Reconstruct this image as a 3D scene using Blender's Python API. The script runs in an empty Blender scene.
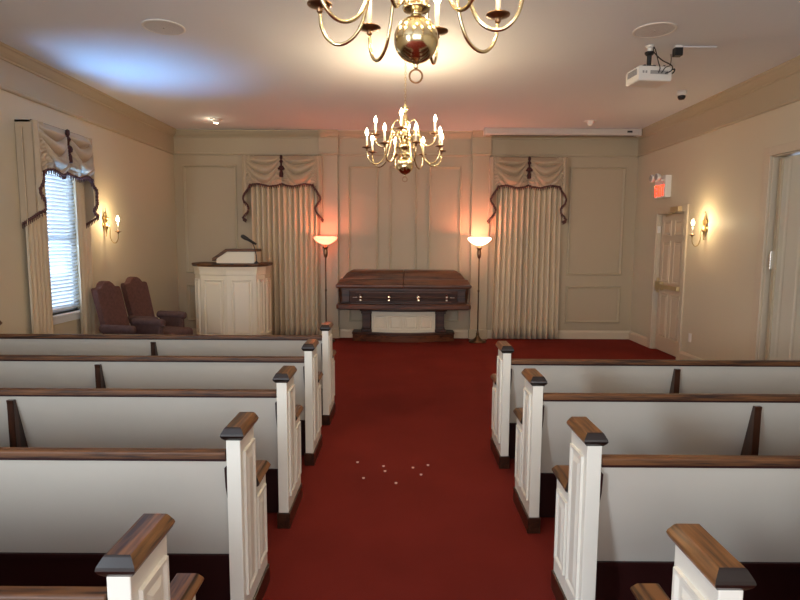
import bpy, bmesh, math, random
from math import sin, cos, pi, radians, atan2, sqrt
from mathutils import Vector, Matrix
random.seed(7)
SC = bpy.context.scene
COL = SC.collection

# ------------------------------------------------------------------ camera
cam_d = bpy.data.cameras.new('camera'); cam = bpy.data.objects.new('camera', cam_d); COL.objects.link(cam)
cam_d.sensor_width = 36; cam_d.lens = 558.0/800*36; cam_d.clip_start = .02
P_, Y_, R_ = .1052, -.0012, -.0056
def _ray(a, b, d=1.0):
    x = a*cos(R_)+b*sin(R_); u = -a*sin(R_)+b*cos(R_)
    Y = d*cos(P_)+u*sin(P_); z = -d*sin(P_)+u*cos(P_)
    return Vector((x*cos(Y_)+Y*sin(Y_), -x*sin(Y_)+Y*cos(Y_), z))
rt, up, fw = _ray(1, 0, 0), _ray(0, 1, 0), _ray(0, 0, 1)
M = Matrix((rt, up, -fw)).transposed().to_4x4(); M.translation = (0, 0, 1.6)
cam.matrix_world = M
SC.camera = cam

# ------------------------------------------------------------------ world, large lights, exposure
w = bpy.data.worlds.new('world'); SC.world = w; w.use_nodes = True
bg = w.node_tree.nodes['Background']; bg.inputs[0].default_value = (.55, .72, 1, 1); bg.inputs[1].default_value = 1.0
vs = SC.view_settings
vs.view_transform = 'Standard'; vs.look = 'None'; vs.gamma = 1; vs.use_curve_mapping = False; vs.exposure = 1.46

def area(name, loc, target, sx, sy, power, color, spread=180):
    l = bpy.data.lights.new(name, 'AREA'); l.shape = 'RECTANGLE'; l.size = sx; l.size_y = sy
    l.energy = power; l.color = color; l.spread = radians(spread)
    o = bpy.data.objects.new(name, l); COL.objects.link(o); o.location = loc
    o.rotation_euler = (Vector(target)-Vector(loc)).to_track_quat('-Z', 'Y').to_euler()
    return o
# daylight from the windows behind the camera on the left side, plus an added broad fill at the back
area('daylight_side_window', (-3.6, -1.9, 1.65), (0, -.6, 1.1), 1.1, 1.6, 110, (.72, .86, 1.0))
area('rear_fill', (0.3, -3.8, 1.9), (0, 4, 1.4), 4.0, 1.8, 52, (.90, .94, 1.0))
# daylight outside the left window
area('daylight_left_window', (-4.25, 6.0, 1.7), (-3.0, 6.0, 1.6), 1.6, 2.2, 16, (.82, .92, 1.0))
# sunlight thrown up onto the ceiling by the blind
area('daylight_off_the_blind', (-3.60, 6.0, 1.20), (-2.98, 6.0, 3.34), .35, .9, 4.4, (.20, .50, 1.0), 56)

# ------------------------------------------------------------------ materials
def mat(name, color, rough=.6, metal=0.0, spec=.5, bump=0, bscale=200, var=0, vscale=3, coat=0, trans=0, emit=None, estr=0, detail=2):
    m = bpy.data.materials.new(name); m.use_nodes = True
    nt = m.node_tree; b = nt.nodes['Principled BSDF']
    b.inputs['Base Color'].default_value = (*color, 1); b.inputs['Roughness'].default_value = rough
    b.inputs['Metallic'].default_value = metal; b.inputs['Specular IOR Level'].default_value = spec
    if coat: b.inputs['Coat Weight'].default_value = coat; b.inputs['Coat Roughness'].default_value = .15
    if trans: b.inputs['Transmission Weight'].default_value = trans
    if emit: b.inputs['Emission Color'].default_value = (*emit, 1); b.inputs['Emission Strength'].default_value = estr
    tc = nt.nodes.new('ShaderNodeTexCoord')
    if var:
        n = nt.nodes.new('ShaderNodeTexNoise'); n.inputs['Scale'].default_value = vscale; n.inputs['Detail'].default_value = 4
        nt.links.new(tc.outputs['Object'], n.inputs['Vector'])
        r = nt.nodes.new('ShaderNodeValToRGB')
        r.color_ramp.elements[0].position = .3; r.color_ramp.elements[1].position = .7
        r.color_ramp.elements[0].color = (*[c*(1-var) for c in color], 1); r.color_ramp.elements[1].color = (*[min(1, c*(1+var)) for c in color], 1)
        nt.links.new(n.outputs['Fac'], r.inputs['Fac']); nt.links.new(r.outputs['Color'], b.inputs['Base Color'])
    if bump:
        n = nt.nodes.new('ShaderNodeTexNoise'); n.inputs['Scale'].default_value = bscale; n.inputs['Detail'].default_value = detail
        nt.links.new(tc.outputs['Object'], n.inputs['Vector'])
        bp = nt.nodes.new('ShaderNodeBump'); bp.inputs['Strength'].default_value = bump; bp.inputs['Distance'].default_value = .004
        nt.links.new(n.outputs['Fac'], bp.inputs['Height']); nt.links.new(bp.outputs['Normal'], b.inputs['Normal'])
    return m

def wood(name, dark, light, axis, rough=.3, coat=.25, scale=26, dark_ends=False):
    """grain runs along axis (0 x, 1 y, 2 z)"""
    m = bpy.data.materials.new(name); m.use_nodes = True
    nt = m.node_tree; b = nt.nodes['Principled BSDF']
    tc = nt.nodes.new('ShaderNodeTexCoord'); mp = nt.nodes.new('ShaderNodeMapping')
    s = [scale]*3; s[axis] = scale*.07; mp.inputs['Scale'].default_value = s
    n = nt.nodes.new('ShaderNodeTexNoise'); n.inputs['Scale'].default_value = 1.0; n.inputs['Detail'].default_value = 5; n.inputs['Distortion'].default_value = .8
    n2 = nt.nodes.new('ShaderNodeTexNoise'); n2.inputs['Scale'].default_value = 5.0; n2.inputs['Detail'].default_value = 3
    mx = nt.nodes.new('ShaderNodeMath'); mx.operation = 'MULTIPLY_ADD'; mx.inputs[1].default_value = .45
    nt.links.new(tc.outputs['Object'], mp.inputs[0]); nt.links.new(mp.outputs[0], n.inputs['Vector']); nt.links.new(mp.outputs[0], n2.inputs['Vector'])
    nt.links.new(n2.outputs['Fac'], mx.inputs[0]); nt.links.new(n.outputs['Fac'], mx.inputs[2])
    r = nt.nodes.new('ShaderNodeValToRGB'); e = r.color_ramp.elements
    e[0].position = .56; e[1].position = .82; e[0].color = (*dark, 1); e[1].color = (*light, 1)
    nt.links.new(mx.outputs[0], r.inputs['Fac']); nt.links.new(r.outputs['Color'], b.inputs['Base Color'])
    if dark_ends:   # faces across the grain are coloured darker
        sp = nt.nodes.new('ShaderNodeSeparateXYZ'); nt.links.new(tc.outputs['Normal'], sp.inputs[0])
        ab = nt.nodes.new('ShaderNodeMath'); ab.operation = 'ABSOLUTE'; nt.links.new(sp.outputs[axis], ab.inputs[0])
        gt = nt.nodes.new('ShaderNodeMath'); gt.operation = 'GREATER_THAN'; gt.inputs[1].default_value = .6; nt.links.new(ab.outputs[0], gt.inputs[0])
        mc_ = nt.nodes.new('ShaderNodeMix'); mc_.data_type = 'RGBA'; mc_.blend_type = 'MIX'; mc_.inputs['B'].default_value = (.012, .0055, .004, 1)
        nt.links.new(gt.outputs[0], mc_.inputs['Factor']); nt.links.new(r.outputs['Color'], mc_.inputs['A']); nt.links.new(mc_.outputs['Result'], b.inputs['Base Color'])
    b.inputs['Roughness'].default_value = rough; b.inputs['Coat Weight'].default_value = coat; b.inputs['Coat Roughness'].default_value = .12
    return m

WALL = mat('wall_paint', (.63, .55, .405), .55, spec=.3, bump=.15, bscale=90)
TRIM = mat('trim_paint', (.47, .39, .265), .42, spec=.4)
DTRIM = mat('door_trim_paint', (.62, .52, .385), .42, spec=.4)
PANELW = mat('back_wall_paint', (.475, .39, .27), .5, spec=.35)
CEIL = mat('ceiling_paint', (.77, .785, .81), .8, spec=.2, bump=.15, bscale=60)
CARPET = mat('red_carpet', (.17, .0195, .0135), .95, spec=.1, bump=.9, bscale=260, var=.12, vscale=1.6)
CREAM = mat('cream_pew_paint', (.80, .765, .67), .35, spec=.45)
PULPITM = mat('pulpit_paint', (.84, .76, .60), .4, spec=.4)
PEWPANEL = mat('pale_grey_laminate', (.58, .535, .46), .5, spec=.3, var=.03, vscale=2)
OAKY = wood('oak_grain_depth', (.022, .008, .0035), (.22, .094, .030), 1, .33, .2, dark_ends=True)
PLINTHW = wood('dark_oak_plinth', (.014, .005, .003), (.05, .020, .010), 1)
OAKX = wood('oak_grain_cross', (.022, .007, .0035), (.15, .058, .018), 0, .5, 0)
OAKZ = wood('dark_oak_upright', (.014, .005, .003), (.055, .019, .009), 2)
KICK = mat('dark_mahogany_and_shade', (.024, .0045, .004), .5, spec=.3)  # also colours the shade strips beside the pew backs
BRASS = mat('polished_brass', (.76, .62, .36), .17, 1.0, bump=0)
DBRASS = mat('aged_brass', (.30, .17, .09), .32, 1.0)
ABRASS = mat('antique_brass', (.50, .36, .17), .28, 1.0)
BRONZE = mat('bronze_pole', (.16, .10, .055), .35, .9)
CANDLE = mat('candle_sleeve', (.88, .82, .66), .5)
BULB = mat('lit_candle_bulb', (1, .9, .7), .3, emit=(1.0, .80, .48), estr=14)
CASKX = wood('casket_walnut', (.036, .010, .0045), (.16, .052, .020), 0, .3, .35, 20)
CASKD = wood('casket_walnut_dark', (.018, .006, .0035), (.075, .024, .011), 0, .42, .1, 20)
SILVER = mat('bright_nickel', (.9, .88, .84), .2, 1.0)
WHITEP = mat('white_plastic', (.80, .76, .70), .45)
SCREENM = mat('white_screen_case', (.56, .51, .46), .35)
BLACKP = mat('black_plastic', (.012, .012, .013), .4)
GREYP = mat('grey_plastic', (.35, .33, .31), .5)
UPH = mat('mauve_upholstery', (.11, .064, .062), .85, spec=.2, bump=.4, bscale=300, var=.15, vscale=22)
UPHD = mat('maroon_back_upholstery', (.125, .058, .048), .8, spec=.2, bump=.4, bscale=300, var=.18, vscale=30)
DWOOD = mat('dark_chair_leg', (.03, .012, .008), .35)
FRINGE = mat('burgundy_fringe', (.10, .038, .032), .8, var=.8, vscale=70)
TASSEL = mat('burgundy_tassel', (.060, .015, .014), .8)
BLIND = mat('white_blind_slat', (.85, .87, .9), .5, spec=.3)
GOLDM = mat('gold_push_bar', (.62, .48, .27), .35, .7)
SPECK = mat('pale_speck', (.85, .60, .50), .7)
REDL = mat('lit_red_letters', (.8, .05, .02), .5, emit=(1.0, .055, .02), estr=1.1)
SHADEW = None

def satin(name, color, transl=.25):
    m = bpy.data.materials.new(name); m.use_nodes = True; nt = m.node_tree
    b = nt.nodes['Principled BSDF']; out = nt.nodes['Material Output']
    b.inputs['Base Color'].default_value = (*color, 1); b.inputs['Roughness'].default_value = .42
    b.inputs['Specular IOR Level'].default_value = .5; b.inputs['Sheen Weight'].default_value = .2
    tc = nt.nodes.new('ShaderNodeTexCoord'); mp = nt.nodes.new('ShaderNodeMapping'); mp.inputs['Scale'].default_value = (60, 60, 2)
    n = nt.nodes.new('ShaderNodeTexNoise'); n.inputs['Scale'].default_value = 3
    nt.links.new(tc.outputs['Object'], mp.inputs[0]); nt.links.new(mp.outputs[0], n.inputs['Vector'])
    bp = nt.nodes.new('ShaderNodeBump'); bp.inputs['Strength'].default_value = .15; bp.inputs['Distance'].default_value = .002
    nt.links.new(n.outputs['Fac'], bp.inputs['Height']); nt.links.new(bp.outputs['Normal'], b.inputs['Normal'])
    t = nt.nodes.new('ShaderNodeBsdfTranslucent'); t.inputs[0].default_value = (*color, 1)
    mix = nt.nodes.new('ShaderNodeMixShader'); mix.inputs[0].default_value = transl
    nt.links.new(b.outputs[0], mix.inputs[1]); nt.links.new(t.outputs[0], mix.inputs[2]); nt.links.new(mix.outputs[0], out.inputs[0])
    return m
CURT = satin('champagne_curtain', (.74, .60, .41), .1)
VAL = satin('champagne_valance', (.50, .385, .26), .03)
SLATM = satin('blind_slat_vinyl', (.88, .9, .93), .45)

# ------------------------------------------------------------------ mesh helpers
def link(name, bm, m, parent=None, smooth=False, bevel=0, seg=2, kind=None):
    me = bpy.data.meshes.new(name); bm.normal_update(); bm.to_mesh(me); bm.free()
    me.materials.append(m)
    if smooth:
        for p in me.polygons: p.use_smooth = True
    o = bpy.data.objects.new(name, me); COL.objects.link(o)
    if parent: o.parent = parent
    if bevel:
        md = o.modifiers.new('bevel', 'BEVEL'); md.width = bevel; md.segments = seg; md.limit_method = 'ANGLE'; md.angle_limit = radians(40)
    if kind: o['kind'] = kind
    return o
def B(): return bmesh.new()
def box(bm, x0, x1, y0, y1, z0, z1):
    v = [bm.verts.new((x, y, z)) for x in (x0, x1) for y in (y0, y1) for z in (z0, z1)]
    for f in ((0, 1, 3, 2), (4, 6, 7, 5), (0, 4, 5, 1), (2, 3, 7, 6), (0, 2, 6, 4), (1, 5, 7, 3)):
        bm.faces.new([v[i] for i in f])
    return bm
def prism(bm, pts, axis, a, b):
    """pts: 2-D outline in the two other axes (order x,y,z without axis), extruded a..b along axis"""
    def P(p, t):
        c = list(p); c.insert(axis, t); return c
    A = [bm.verts.new(P(p, a)) for p in pts]; C = [bm.verts.new(P(p, b)) for p in pts]
    n = len(pts)
    bm.faces.new(A[::-1]); bm.faces.new(C)
    for i in range(n): bm.faces.new([A[i], A[(i+1) % n], C[(i+1) % n], C[i]])
    bmesh.ops.recalc_face_normals(bm, faces=bm.faces[:])
    return bm
def loft(bm, rings, close=True, caps=True):
    R = [[bm.verts.new(p) for p in r] for r in rings]; n = len(R[0])
    for a, b in zip(R, R[1:]):
        for i in range(n if close else n-1):
            bm.faces.new([a[i], a[(i+1) % n], b[(i+1) % n], b[i]])
    if caps and close:
        bm.faces.new(R[0][::-1]); bm.faces.new(R[-1])
    bmesh.ops.recalc_face_normals(bm, faces=bm.faces[:])
    return bm
def lathe(bm, prof, c=(0, 0, 0), n=24, ax='z'):
    rings = []
    for r, h in prof:
        ring = []
        for i in range(n):
            a = 2*pi*i/n; u, v = r*cos(a), r*sin(a)
            p = {'z': (u, v, h), 'x': (h, u, v), 'y': (u, h, v)}[ax]
            ring.append((p[0]+c[0], p[1]+c[1], p[2]+c[2]))
        rings.append(ring)
    return loft(bm, rings)
def crom(pts, k=6):
    P = [Vector(p) for p in pts]; P = [P[0]*2-P[1]]+P+[P[-1]*2-P[-2]]; out = []
    for i in range(1, len(P)-2):
        p0, p1, p2, p3 = P[i-1:i+3]
        for j in range(k):
            t = j/k
            out.append(.5*((2*p1)+(p2-p0)*t+(2*p0-5*p1+4*p2-p3)*t*t+(3*p1-p0-3*p2+p3)*t**3))
    out.append(P[-2]); return out
def tube(bm, pts, r, n=8, closed=False):
    P = [Vector(p) for p in pts]; m = len(P); rings = []
    rr = r if isinstance(r, (list, tuple)) else [r]*m
    up_ = Vector((0, 0, 1)); prev = None
    for i in range(m):
        if closed: t = (P[(i+1) % m]-P[i-1]).normalized()
        else: t = (P[min(i+1, m-1)]-P[max(i-1, 0)]).normalized()
        if prev is None:
            a = t.cross(up_)
            if a.length < .1: a = t.cross(Vector((1, 0, 0)))
        else: a = prev-t*prev.dot(t)
        a.normalize(); b = t.cross(a); prev = a
        rings.append([P[i]+(a*cos(2*pi*k/n)+b*sin(2*pi*k/n))*rr[i] for k in range(n)])
    if closed: rings.append(rings[0])
    return loft(bm, rings, True, not closed)
def sphere(bm, c, r, n=16, sz=1.0):
    prof = [(max(r*sin(pi*i/10), r*.02), -r*sz*cos(pi*i/10)) for i in range(11)]
    return lathe(bm, prof, c, n)
def thing(name, label, cat, loc=(0, 0, 0), rz=0, group=None):
    o = bpy.data.objects.new(name, None); COL.objects.link(o); o.empty_display_size = .1
    o.location = loc; o.rotation_euler = (0, 0, rz); return tag(o, label, cat, group)
def tag(o, label, cat, group=None):
    o['label'] = label; o['category'] = cat
    if group: o['group'] = group
    return o
def dup(root, loc, rz=None, label=None, parent=None):
    c = root.copy(); COL.objects.link(c)
    if parent: c.parent = parent
    else:
        c.location = loc
        if rz is not None: c.rotation_euler = (0, 0, rz)
        if label: c['label'] = label
    for ch in list(root.children): dup(ch, None, None, None, c)
    return c
def struct(name, bm, m, parent=None, **k):
    return link(name, bm, m, parent, kind='structure', **k)
def mirror_x(bm, x0):
    for v in bm.verts: v.co.x = 2*x0-v.co.x
    bmesh.ops.reverse_faces(bm, faces=bm.faces[:]); return bm

# ------------------------------------------------------------------ room shell
XL, XR, YB, YF, ZC = -3.67, 3.81, 9.17, -4.0, 3.338
struct('floor', box(B(), XL-.15, XR+.6, YF-.1, YB+.15, -.1, 0), CARPET)
struct('ceiling', box(B(), XL-.15, XR+.6, YF-.1, YB+.15, ZC, ZC+.1), CEIL)
# left wall with a window opening
WY0, WY1, WZ0, WZ1 = 5.55, 6.42, .80, 2.45
bm = B()
box(bm, XL-.14, XL, YF, WY0, 0, ZC); box(bm, XL-.14, XL, WY1, YB, 0, ZC)
box(bm, XL-.14, XL, WY0, WY1, 0, WZ0); box(bm, XL-.14, XL, WY0, WY1, WZ1, ZC)
struct('wall_left', bm, WALL)
# right wall with openings: panelled door and folding door
DY0, DY1, DZ = 7.56, 8.36, 2.02
FY0, FY1, FZ = 3.0, 5.86, 2.49
bm = B()
for a, b, z0 in ((YF, FY0, 0), (FY0, FY1, FZ), (FY1, DY0, 0), (DY0, DY1, DZ), (DY1, YB, 0)):
    box(bm, XR, XR+.14, a, b, z0, ZC)
box(bm, XR+.14, XR+.2, DY0-.1, DY1+.1, 0, DZ+.1)
box(bm, XR+.4, XR+.45, FY0-.1, FY1+.1, 0, FZ+.2)
struct('wall_right', bm, WALL)
# far wall with two window openings behind the curtains
W2 = (-2.34, -1.42); W3 = (1.58, 2.50); BZ0, BZ1 = .87, 2.75
bm = B()
for a, b, z0, z1 in ((XL-.14, W2[0], 0, ZC), (W2[0], W2[1], 0, BZ0), (W2[0], W2[1], BZ1, ZC), (W2[1], W3[0], 0, ZC),
                     (W3[0], W3[1], 0, BZ0), (W3[0], W3[1], BZ1, ZC), (W3[1], XR+.14, 0, ZC)):
    box(bm, a, b, YB, YB+.14, z0, z1)
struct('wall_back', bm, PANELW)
struct('wall_front', box(B(), XL-.14, XR+.6, YF-.1, YF, 0, ZC), WALL)

# cornice profile: (distance off wall, z)
ZF = 2.96
prof = [(0, ZF), (.022, ZF), (.03, ZF+.012), (.03, ZF+.03), (.02, ZF+.036), (.02, 3.225), (.032, 3.23), (.036, 3.245), (.05, 3.255),
        (.075, 3.28), (.095, 3.31), (.11, 3.318), (.115, ZC), (0, ZC)]
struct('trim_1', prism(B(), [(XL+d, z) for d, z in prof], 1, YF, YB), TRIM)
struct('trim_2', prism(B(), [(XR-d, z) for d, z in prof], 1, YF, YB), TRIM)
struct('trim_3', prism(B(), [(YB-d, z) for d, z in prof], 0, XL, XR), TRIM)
# pilasters on the far wall
for n, (a, b) in (('trim_4', (-1.31, -1.02)), ('trim_5', (1.135, 1.42))):
    bm = box(B(), a, b, YB-.07, YB, 0, ZF)
    box(bm, a-.012, b+.012, YB-.095, YB, 0, .16)
    prism(bm, [(YB-d-.065*(z <= 3.24)-.05*(z > 3.24), z) if d > 0 else (YB, z) for d, z in prof], 0, a-.015, b+.015)
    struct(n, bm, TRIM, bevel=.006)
# baseboards
bprof = [(0, 0), (.02, 0), (.02, .11), (.014, .125), (.008, .14), (0, .14)]
struct('baseboard_left', prism(B(), [(XL+d, z) for d, z in bprof], 1, YF, YB), DTRIM)
bm = B()
for a, b in ((YF, FY0-.1), (FY1+.1, DY0-.09), (DY1+.09, YB)): prism(bm, [(XR-d, z) for d, z in bprof], 1, a, b)
struct('baseboard_right', bm, DTRIM)
struct('baseboard_back', prism(B(), [(YB-d, z) for d, z in bprof], 0, XL, XR), DTRIM)
# raised panel mouldings on the far wall
def frame_mould(x0, x1, z0, z1, y=YB, wd=.042, t=.03):
    bm = B()
    pr = [(0, 0), (wd, 0), (wd, t*.45), (wd*.65, t*.6), (wd*.45, t), (wd*.15, t*.9), (0, t*.4)]
    rings = []
    for (cx, cz, sx, sz) in ((x0, z0, 1, 1), (x1, z0, -1, 1), (x1, z1, -1, -1), (x0, z1, 1, -1)):
        rings.append([(cx+sx*u, y-h, cz+sz*u) for u, h in pr])
    rings.append(rings[0])
    return loft(bm, rings, True, False)
k = 6
for x0, x1 in ((-3.53, -2.66), (-.86, -.37), (-.19, .255), (.44, .97), (2.72, 3.62)):
    for z0, z1 in ((1.06, 2.80), (.27, .88)):
        struct('trim_%d' % k, frame_mould(x0, x1, z0, z1), TRIM); k += 1

# ------------------------------------------------------------------ far windows (behind curtains)
PANE = mat('daylit_pane', (.5, .6, .7), .2, emit=(.85, .93, 1.0), estr=.9)
for i, (a, b) in enumerate((W2, W3)):
    bm = B()
    for x0, x1, z0, z1 in ((a, a+.05, BZ0, BZ1), (b-.05, b, BZ0, BZ1), (a, b, BZ0, BZ0+.05), (a, b, BZ1-.05, BZ1), (a, b, 1.78, 1.83)):
        box(bm, x0, x1, YB+.01, YB+.07, z0, z1)
    fr = struct('window_%d' % (i+2), bm, TRIM)
    struct('pane', box(B(), a+.04, b-.04, YB+.04, YB+.05, BZ0+.04, BZ1-.04), PANE, fr)

# ------------------------------------------------------------------ left window
GLASS = mat('window_glass', (.9, .97, 1), .02, trans=1)
WFR = mat('window_frame_white', (.82, .85, .86), .4)
bm = B()
for a, b, z0, z1 in ((WY0, WY0+.05, WZ0, WZ1), (WY1-.05, WY1, WZ0, WZ1), (WY0, WY1, WZ0, WZ0+.06), (WY0, WY1, WZ1-.05, WZ1), (WY0, WY1, 1.6, 1.64)):
    box(bm, XL-.13, XL-.085, a, b, z0, z1)
wf = struct('window_1', bm, WFR)
struct('pane', box(B(), XL-.112, XL-.106, WY0+.04, WY1-.04, WZ0+.05, WZ1-.04), GLASS, wf)
bm = B()
for a, b, z0, z1 in ((WY0-.035, WY0, WZ0-.02, WZ1+.05), (WY1, WY1+.05, WZ0-.02, WZ1+.05), (WY0-.035, WY1+.05, WZ1, WZ1+.05)):
    box(bm, XL, XL+.018, a, b, z0, z1)
box(bm, XL-.14, XL+.045, WY0-.035, WY1+.06, WZ0-.03, WZ0); box(bm, XL, XL+.018, WY0-.035, WY1+.05, WZ0-.1, WZ0-.03)
struct('window_casing', bm, WFR, wf, bevel=.004)
# blind
bl = thing('window_blind', 'lowered white slatted blind glowing with daylight in the left wall window', 'blind', (XL-.045, (WY0+WY1)/2, WZ0))
bw = (WY1-WY0)/2-.012
link('head_rail', box(B(), -.02, .025, -bw, bw, 1.60, 1.65), BLIND, bl)
link('bottom_rail', box(B(), -.018, .018, -bw, bw, .03, .05), BLIND, bl, bevel=.003)
ns = 38
slat0 = None
for i in range(ns):
    z = .07+i*(1.52/ns)
    if slat0 is None:
        bm = B(); th = radians(38)
        for s in (0,):
            c, s_ = cos(th), sin(th)
            q = [(-.024, -.001), (0, .002), (.024, -.001), (.024, -.0025), (0, .0005), (-.024, -.0025)]
            prism(bm, [(x*c-z_*s_, x*s_+z_*c) for x, z_ in q], 1, -bw, bw)
        slat0 = link('slat', bm, SLATM, bl)
        slat0.location = (0, 0, z)
    else:
        c = slat0.copy(); COL.objects.link(c); c.location = (0, 0, z)
bm = B()
for y in (-.25, .25): tube(bm, [(-.022, y, .05), (-.022, y, 1.6)], .0012, 5); tube(bm, [(.022, y, .05), (.022, y, 1.6)], .0012, 5)
link('ladder_cord', bm, BLIND, bl)

# ------------------------------------------------------------------ curtains
def curtain_mesh(w, zt, zb, folds, depth, flare=1.0, seed=0, gather=None):
    rnd = random.Random(seed); bm = B(); nx = folds*12; nz = 14
    ph = [rnd.uniform(-.5, .5) for _ in range(folds+2)]; am = [rnd.uniform(.65, 1.15) for _ in range(folds+2)]
    rows = []
    for j in range(nz+1):
        t = j/nz; z = zt+(zb-zt)*t; row = []
        sc = 1+(flare-1)*t
        for i in range(nx+1):
            u = i/nx; f = u*folds; k = int(f)
            a = am[k]*(1-(f-k))+am[k+1]*(f-k)
            p = ph[k]*(1-(f-k))+ph[k+1]*(f-k)
            y = depth*a*(.5-1.1*(1-abs(sin(pi*f+p*(.3+.4*t))))**1.15)+depth*.02*sin(5*pi*f+p)
            x = (u-.5)*w*sc+.16*w/folds*sin(2*pi*f+p*2)
            row.append(bm.verts.new((x, y, z)))
        rows.append(row)
    for a, b in zip(rows, rows[1:]):
        for i in range(nx): bm.faces.new([a[i], a[i+1], b[i+1], b[i]])
    return bm
def curtain(label, w, zt, zb, folds, depth, loc, rz, seed, flare=1.0, group=None):
    o = link('curtain', curtain_mesh(w, zt, zb, folds, depth, flare, seed), CURT, smooth=True)
    md = o.modifiers.new('solid', 'SOLIDIFY'); md.thickness = .004
    o.location = loc; o.rotation_euler = (0, 0, rz); return tag(o, label, 'curtain', group)
curtain('floor length champagne curtain behind the pulpit', 1.03, 2.85, .02, 12, .12, (-1.87, 9.072, 0), 0, 3)
curtain('floor length champagne curtain right of the casket, beside the right floor lamp', 1.03, 2.85, .02, 12, .12, (2.03, 9.072, 0), 0, 5, 1.06)
curtain('narrow champagne curtain on the near side of the left window', .31, 2.66, .02, 5, .05, (-3.612, 5.565, 0), radians(90), 8, 1.0)
curtain('narrow champagne curtain on the far side of the left window, beside the armchairs', .26, 2.66, .02, 3, .05, (-3.61, 6.36, 0), radians(90), 9, 1.0)

# valance: local x across, -y towards the room, z=0 at its top
def valance(label, W, loc, rz, ret=.17, tip=-.97, wall=-1.0):
    root = thing('valance', label, 'valance', loc, rz, None)
    h = W/2
    link('board', box(B(), -h, h, 0, ret-.004, -.02, 0), VAL, root)
    # swag body
    bm = B(); nx, nz = 72, 70; rows = []
    def bot(u):
        pts = [(0, -.62), (.06, -.50), (.10, -.455), (.20, -.435), (.35, -.475), (.44, -.46), (.5, -.43)]
        v = u if u <= .5 else 1-u
        for (a, za), (b, zb) in zip(pts, pts[1:]):
            if v <= b: 
                t = (v-a)/(b-a); return za+(zb-za)*t
        return pts[-1][1]
    def dep(u, t):
        v = u if u <= .5 else 1-u
        s = (v-.27)/.23; s = max(-1, min(1, s))
        # crescent folds hang from the two top corners of each swag
        e = 1-s*s; p = t/(.22+.78*e)*3.1
        q = p % 1.0
        f = (1-abs(2*q-1)**2.2)**.8
        amp = .085*e**.5*min(1, t*6)*min(1, (1-t)*6)
        return .010+amp*f+.055*e*t
    for j in range(nz+1):
        t = j/nz
        rows.append([bm.verts.new(((i/nx-.5)*W, -dep(i/nx, t), t*bot(i/nx))) for i in range(nx+1)])
    for a, b in zip(rows, rows[1:]):
        for i in range(nx): bm.faces.new([a[i], a[i+1], b[i+1], b[i]])
    sw = link('swag', bm, VAL, root, smooth=True); md = sw.modifiers.new('solid', 'SOLIDIFY'); md.thickness = .004
    edge = [Vector(((i/nx-.5)*W, -dep(i/nx, 1)-.004, bot(i/nx))) for i in range(5, nx-4)]
    def fringe(pts, parent):
        bm = B(); P = []
        for a, b in zip(pts, pts[1:]):
            n = max(1, int((b-a).length/.011))
            for q in range(n): P.append(a.lerp(b, q/n))
        P.append(pts[-1]); tube(bm, P, [.011+.006*(q % 2) for q in range(len(P))], 7)
        # hanging threads
        for q, p in enumerate(P[::2]): tube(bm, [p, p+Vector((.002*(q % 3-1), 0, -.045))], [.007, .005], 4)
        return link('fringe', bm, FRINGE, parent)
    fringe(edge, sw)
    # cord along the top
    bm = tube(B(), [(-h, -.008, 0), (h, -.008, 0)], .006, 6); link('top_cord', bm, TASSEL, root)
    # jabots
    for s in (-1, 1):
        rr = [(0, .19), (-.20, .17), (-.42, .14), (-.50, .10), (-.58, .045), (-.65, .01), (-.70, .02), (-.76, .07), (-.80, .095), (tip*.4-.48, .085), (tip, .0)]
        bm = B(); rows = []; ed = []
        NZ = 46; NX = 12
        for j in range(NZ+1):
            z = tip*j/NZ
            for (a, ra), (b, rb) in zip(rr, rr[1:]):
                if z >= b-1e-6: r = ra+(rb-ra)*(z-a)/(b-a); break
            r *= W/1.2; row = []
            for i in range(NX+1):
                u = i/NX
                row.append((s*(-h+u*r), -.022-.022*sin(u*r/.026)**2-.02*u*(1 if z < -.3 else -z/.3), z))
            rows.append([bm.verts.new(p) for p in row]); ed.append(Vector(row[-1])+Vector((0, -.006, 0)))
        for a, b in zip(rows, rows[1:]):
            for i in range(NX): bm.faces.new([a[i], a[i+1], b[i+1], b[i]])
        # return along the side, lower at the wall
        A = [bm.verts.new((s*-h, -.012, 0)), bm.verts.new((s*-h, ret-.004, 0)), bm.verts.new((s*-h, ret-.004, wall)), bm.verts.new((s*-h, -.012, tip))]
        bm.faces.new(A)
        jb = link('jabot', bm, VAL, root, smooth=False); md = jb.modifiers.new('solid', 'SOLIDIFY'); md.thickness = .004
        fringe([e for e in ed if e.z < -.44]+[Vector((s*-h, ret-.02, wall))], jb)
    # centre tassel
    bm = B()
    lathe(bm, [(.004, 0), (.02, -.01), (.022, -.05), (.012, -.07), (.03, -.10), (.014, -.13), (.012, -.16), (.032, -.175), (.042, -.20), (.03, -.225), (.018, -.24), (.03, -.27), (.034, -.34), (.01, -.345)], (0, -.05, .01), 12)
    for s in (-1, 1): sphere(bm, (s*.035, -.05, -.2), .022, 8)
    link('tassel', bm, TASSEL, root)
    return root
valance('champagne swag valance with burgundy fringe above the curtain behind the pulpit', 1.25, (-1.89, 8.99, 2.925), 0)
valance('champagne swag valance with burgundy fringe above the curtain right of the casket', 1.22, (2.01, 8.99, 2.92), 0)
valance('champagne swag valance with burgundy fringe over the left wall window', 1.03, (-3.52, 5.94, 2.725), radians(90), .15, -.87, -.98)

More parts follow.
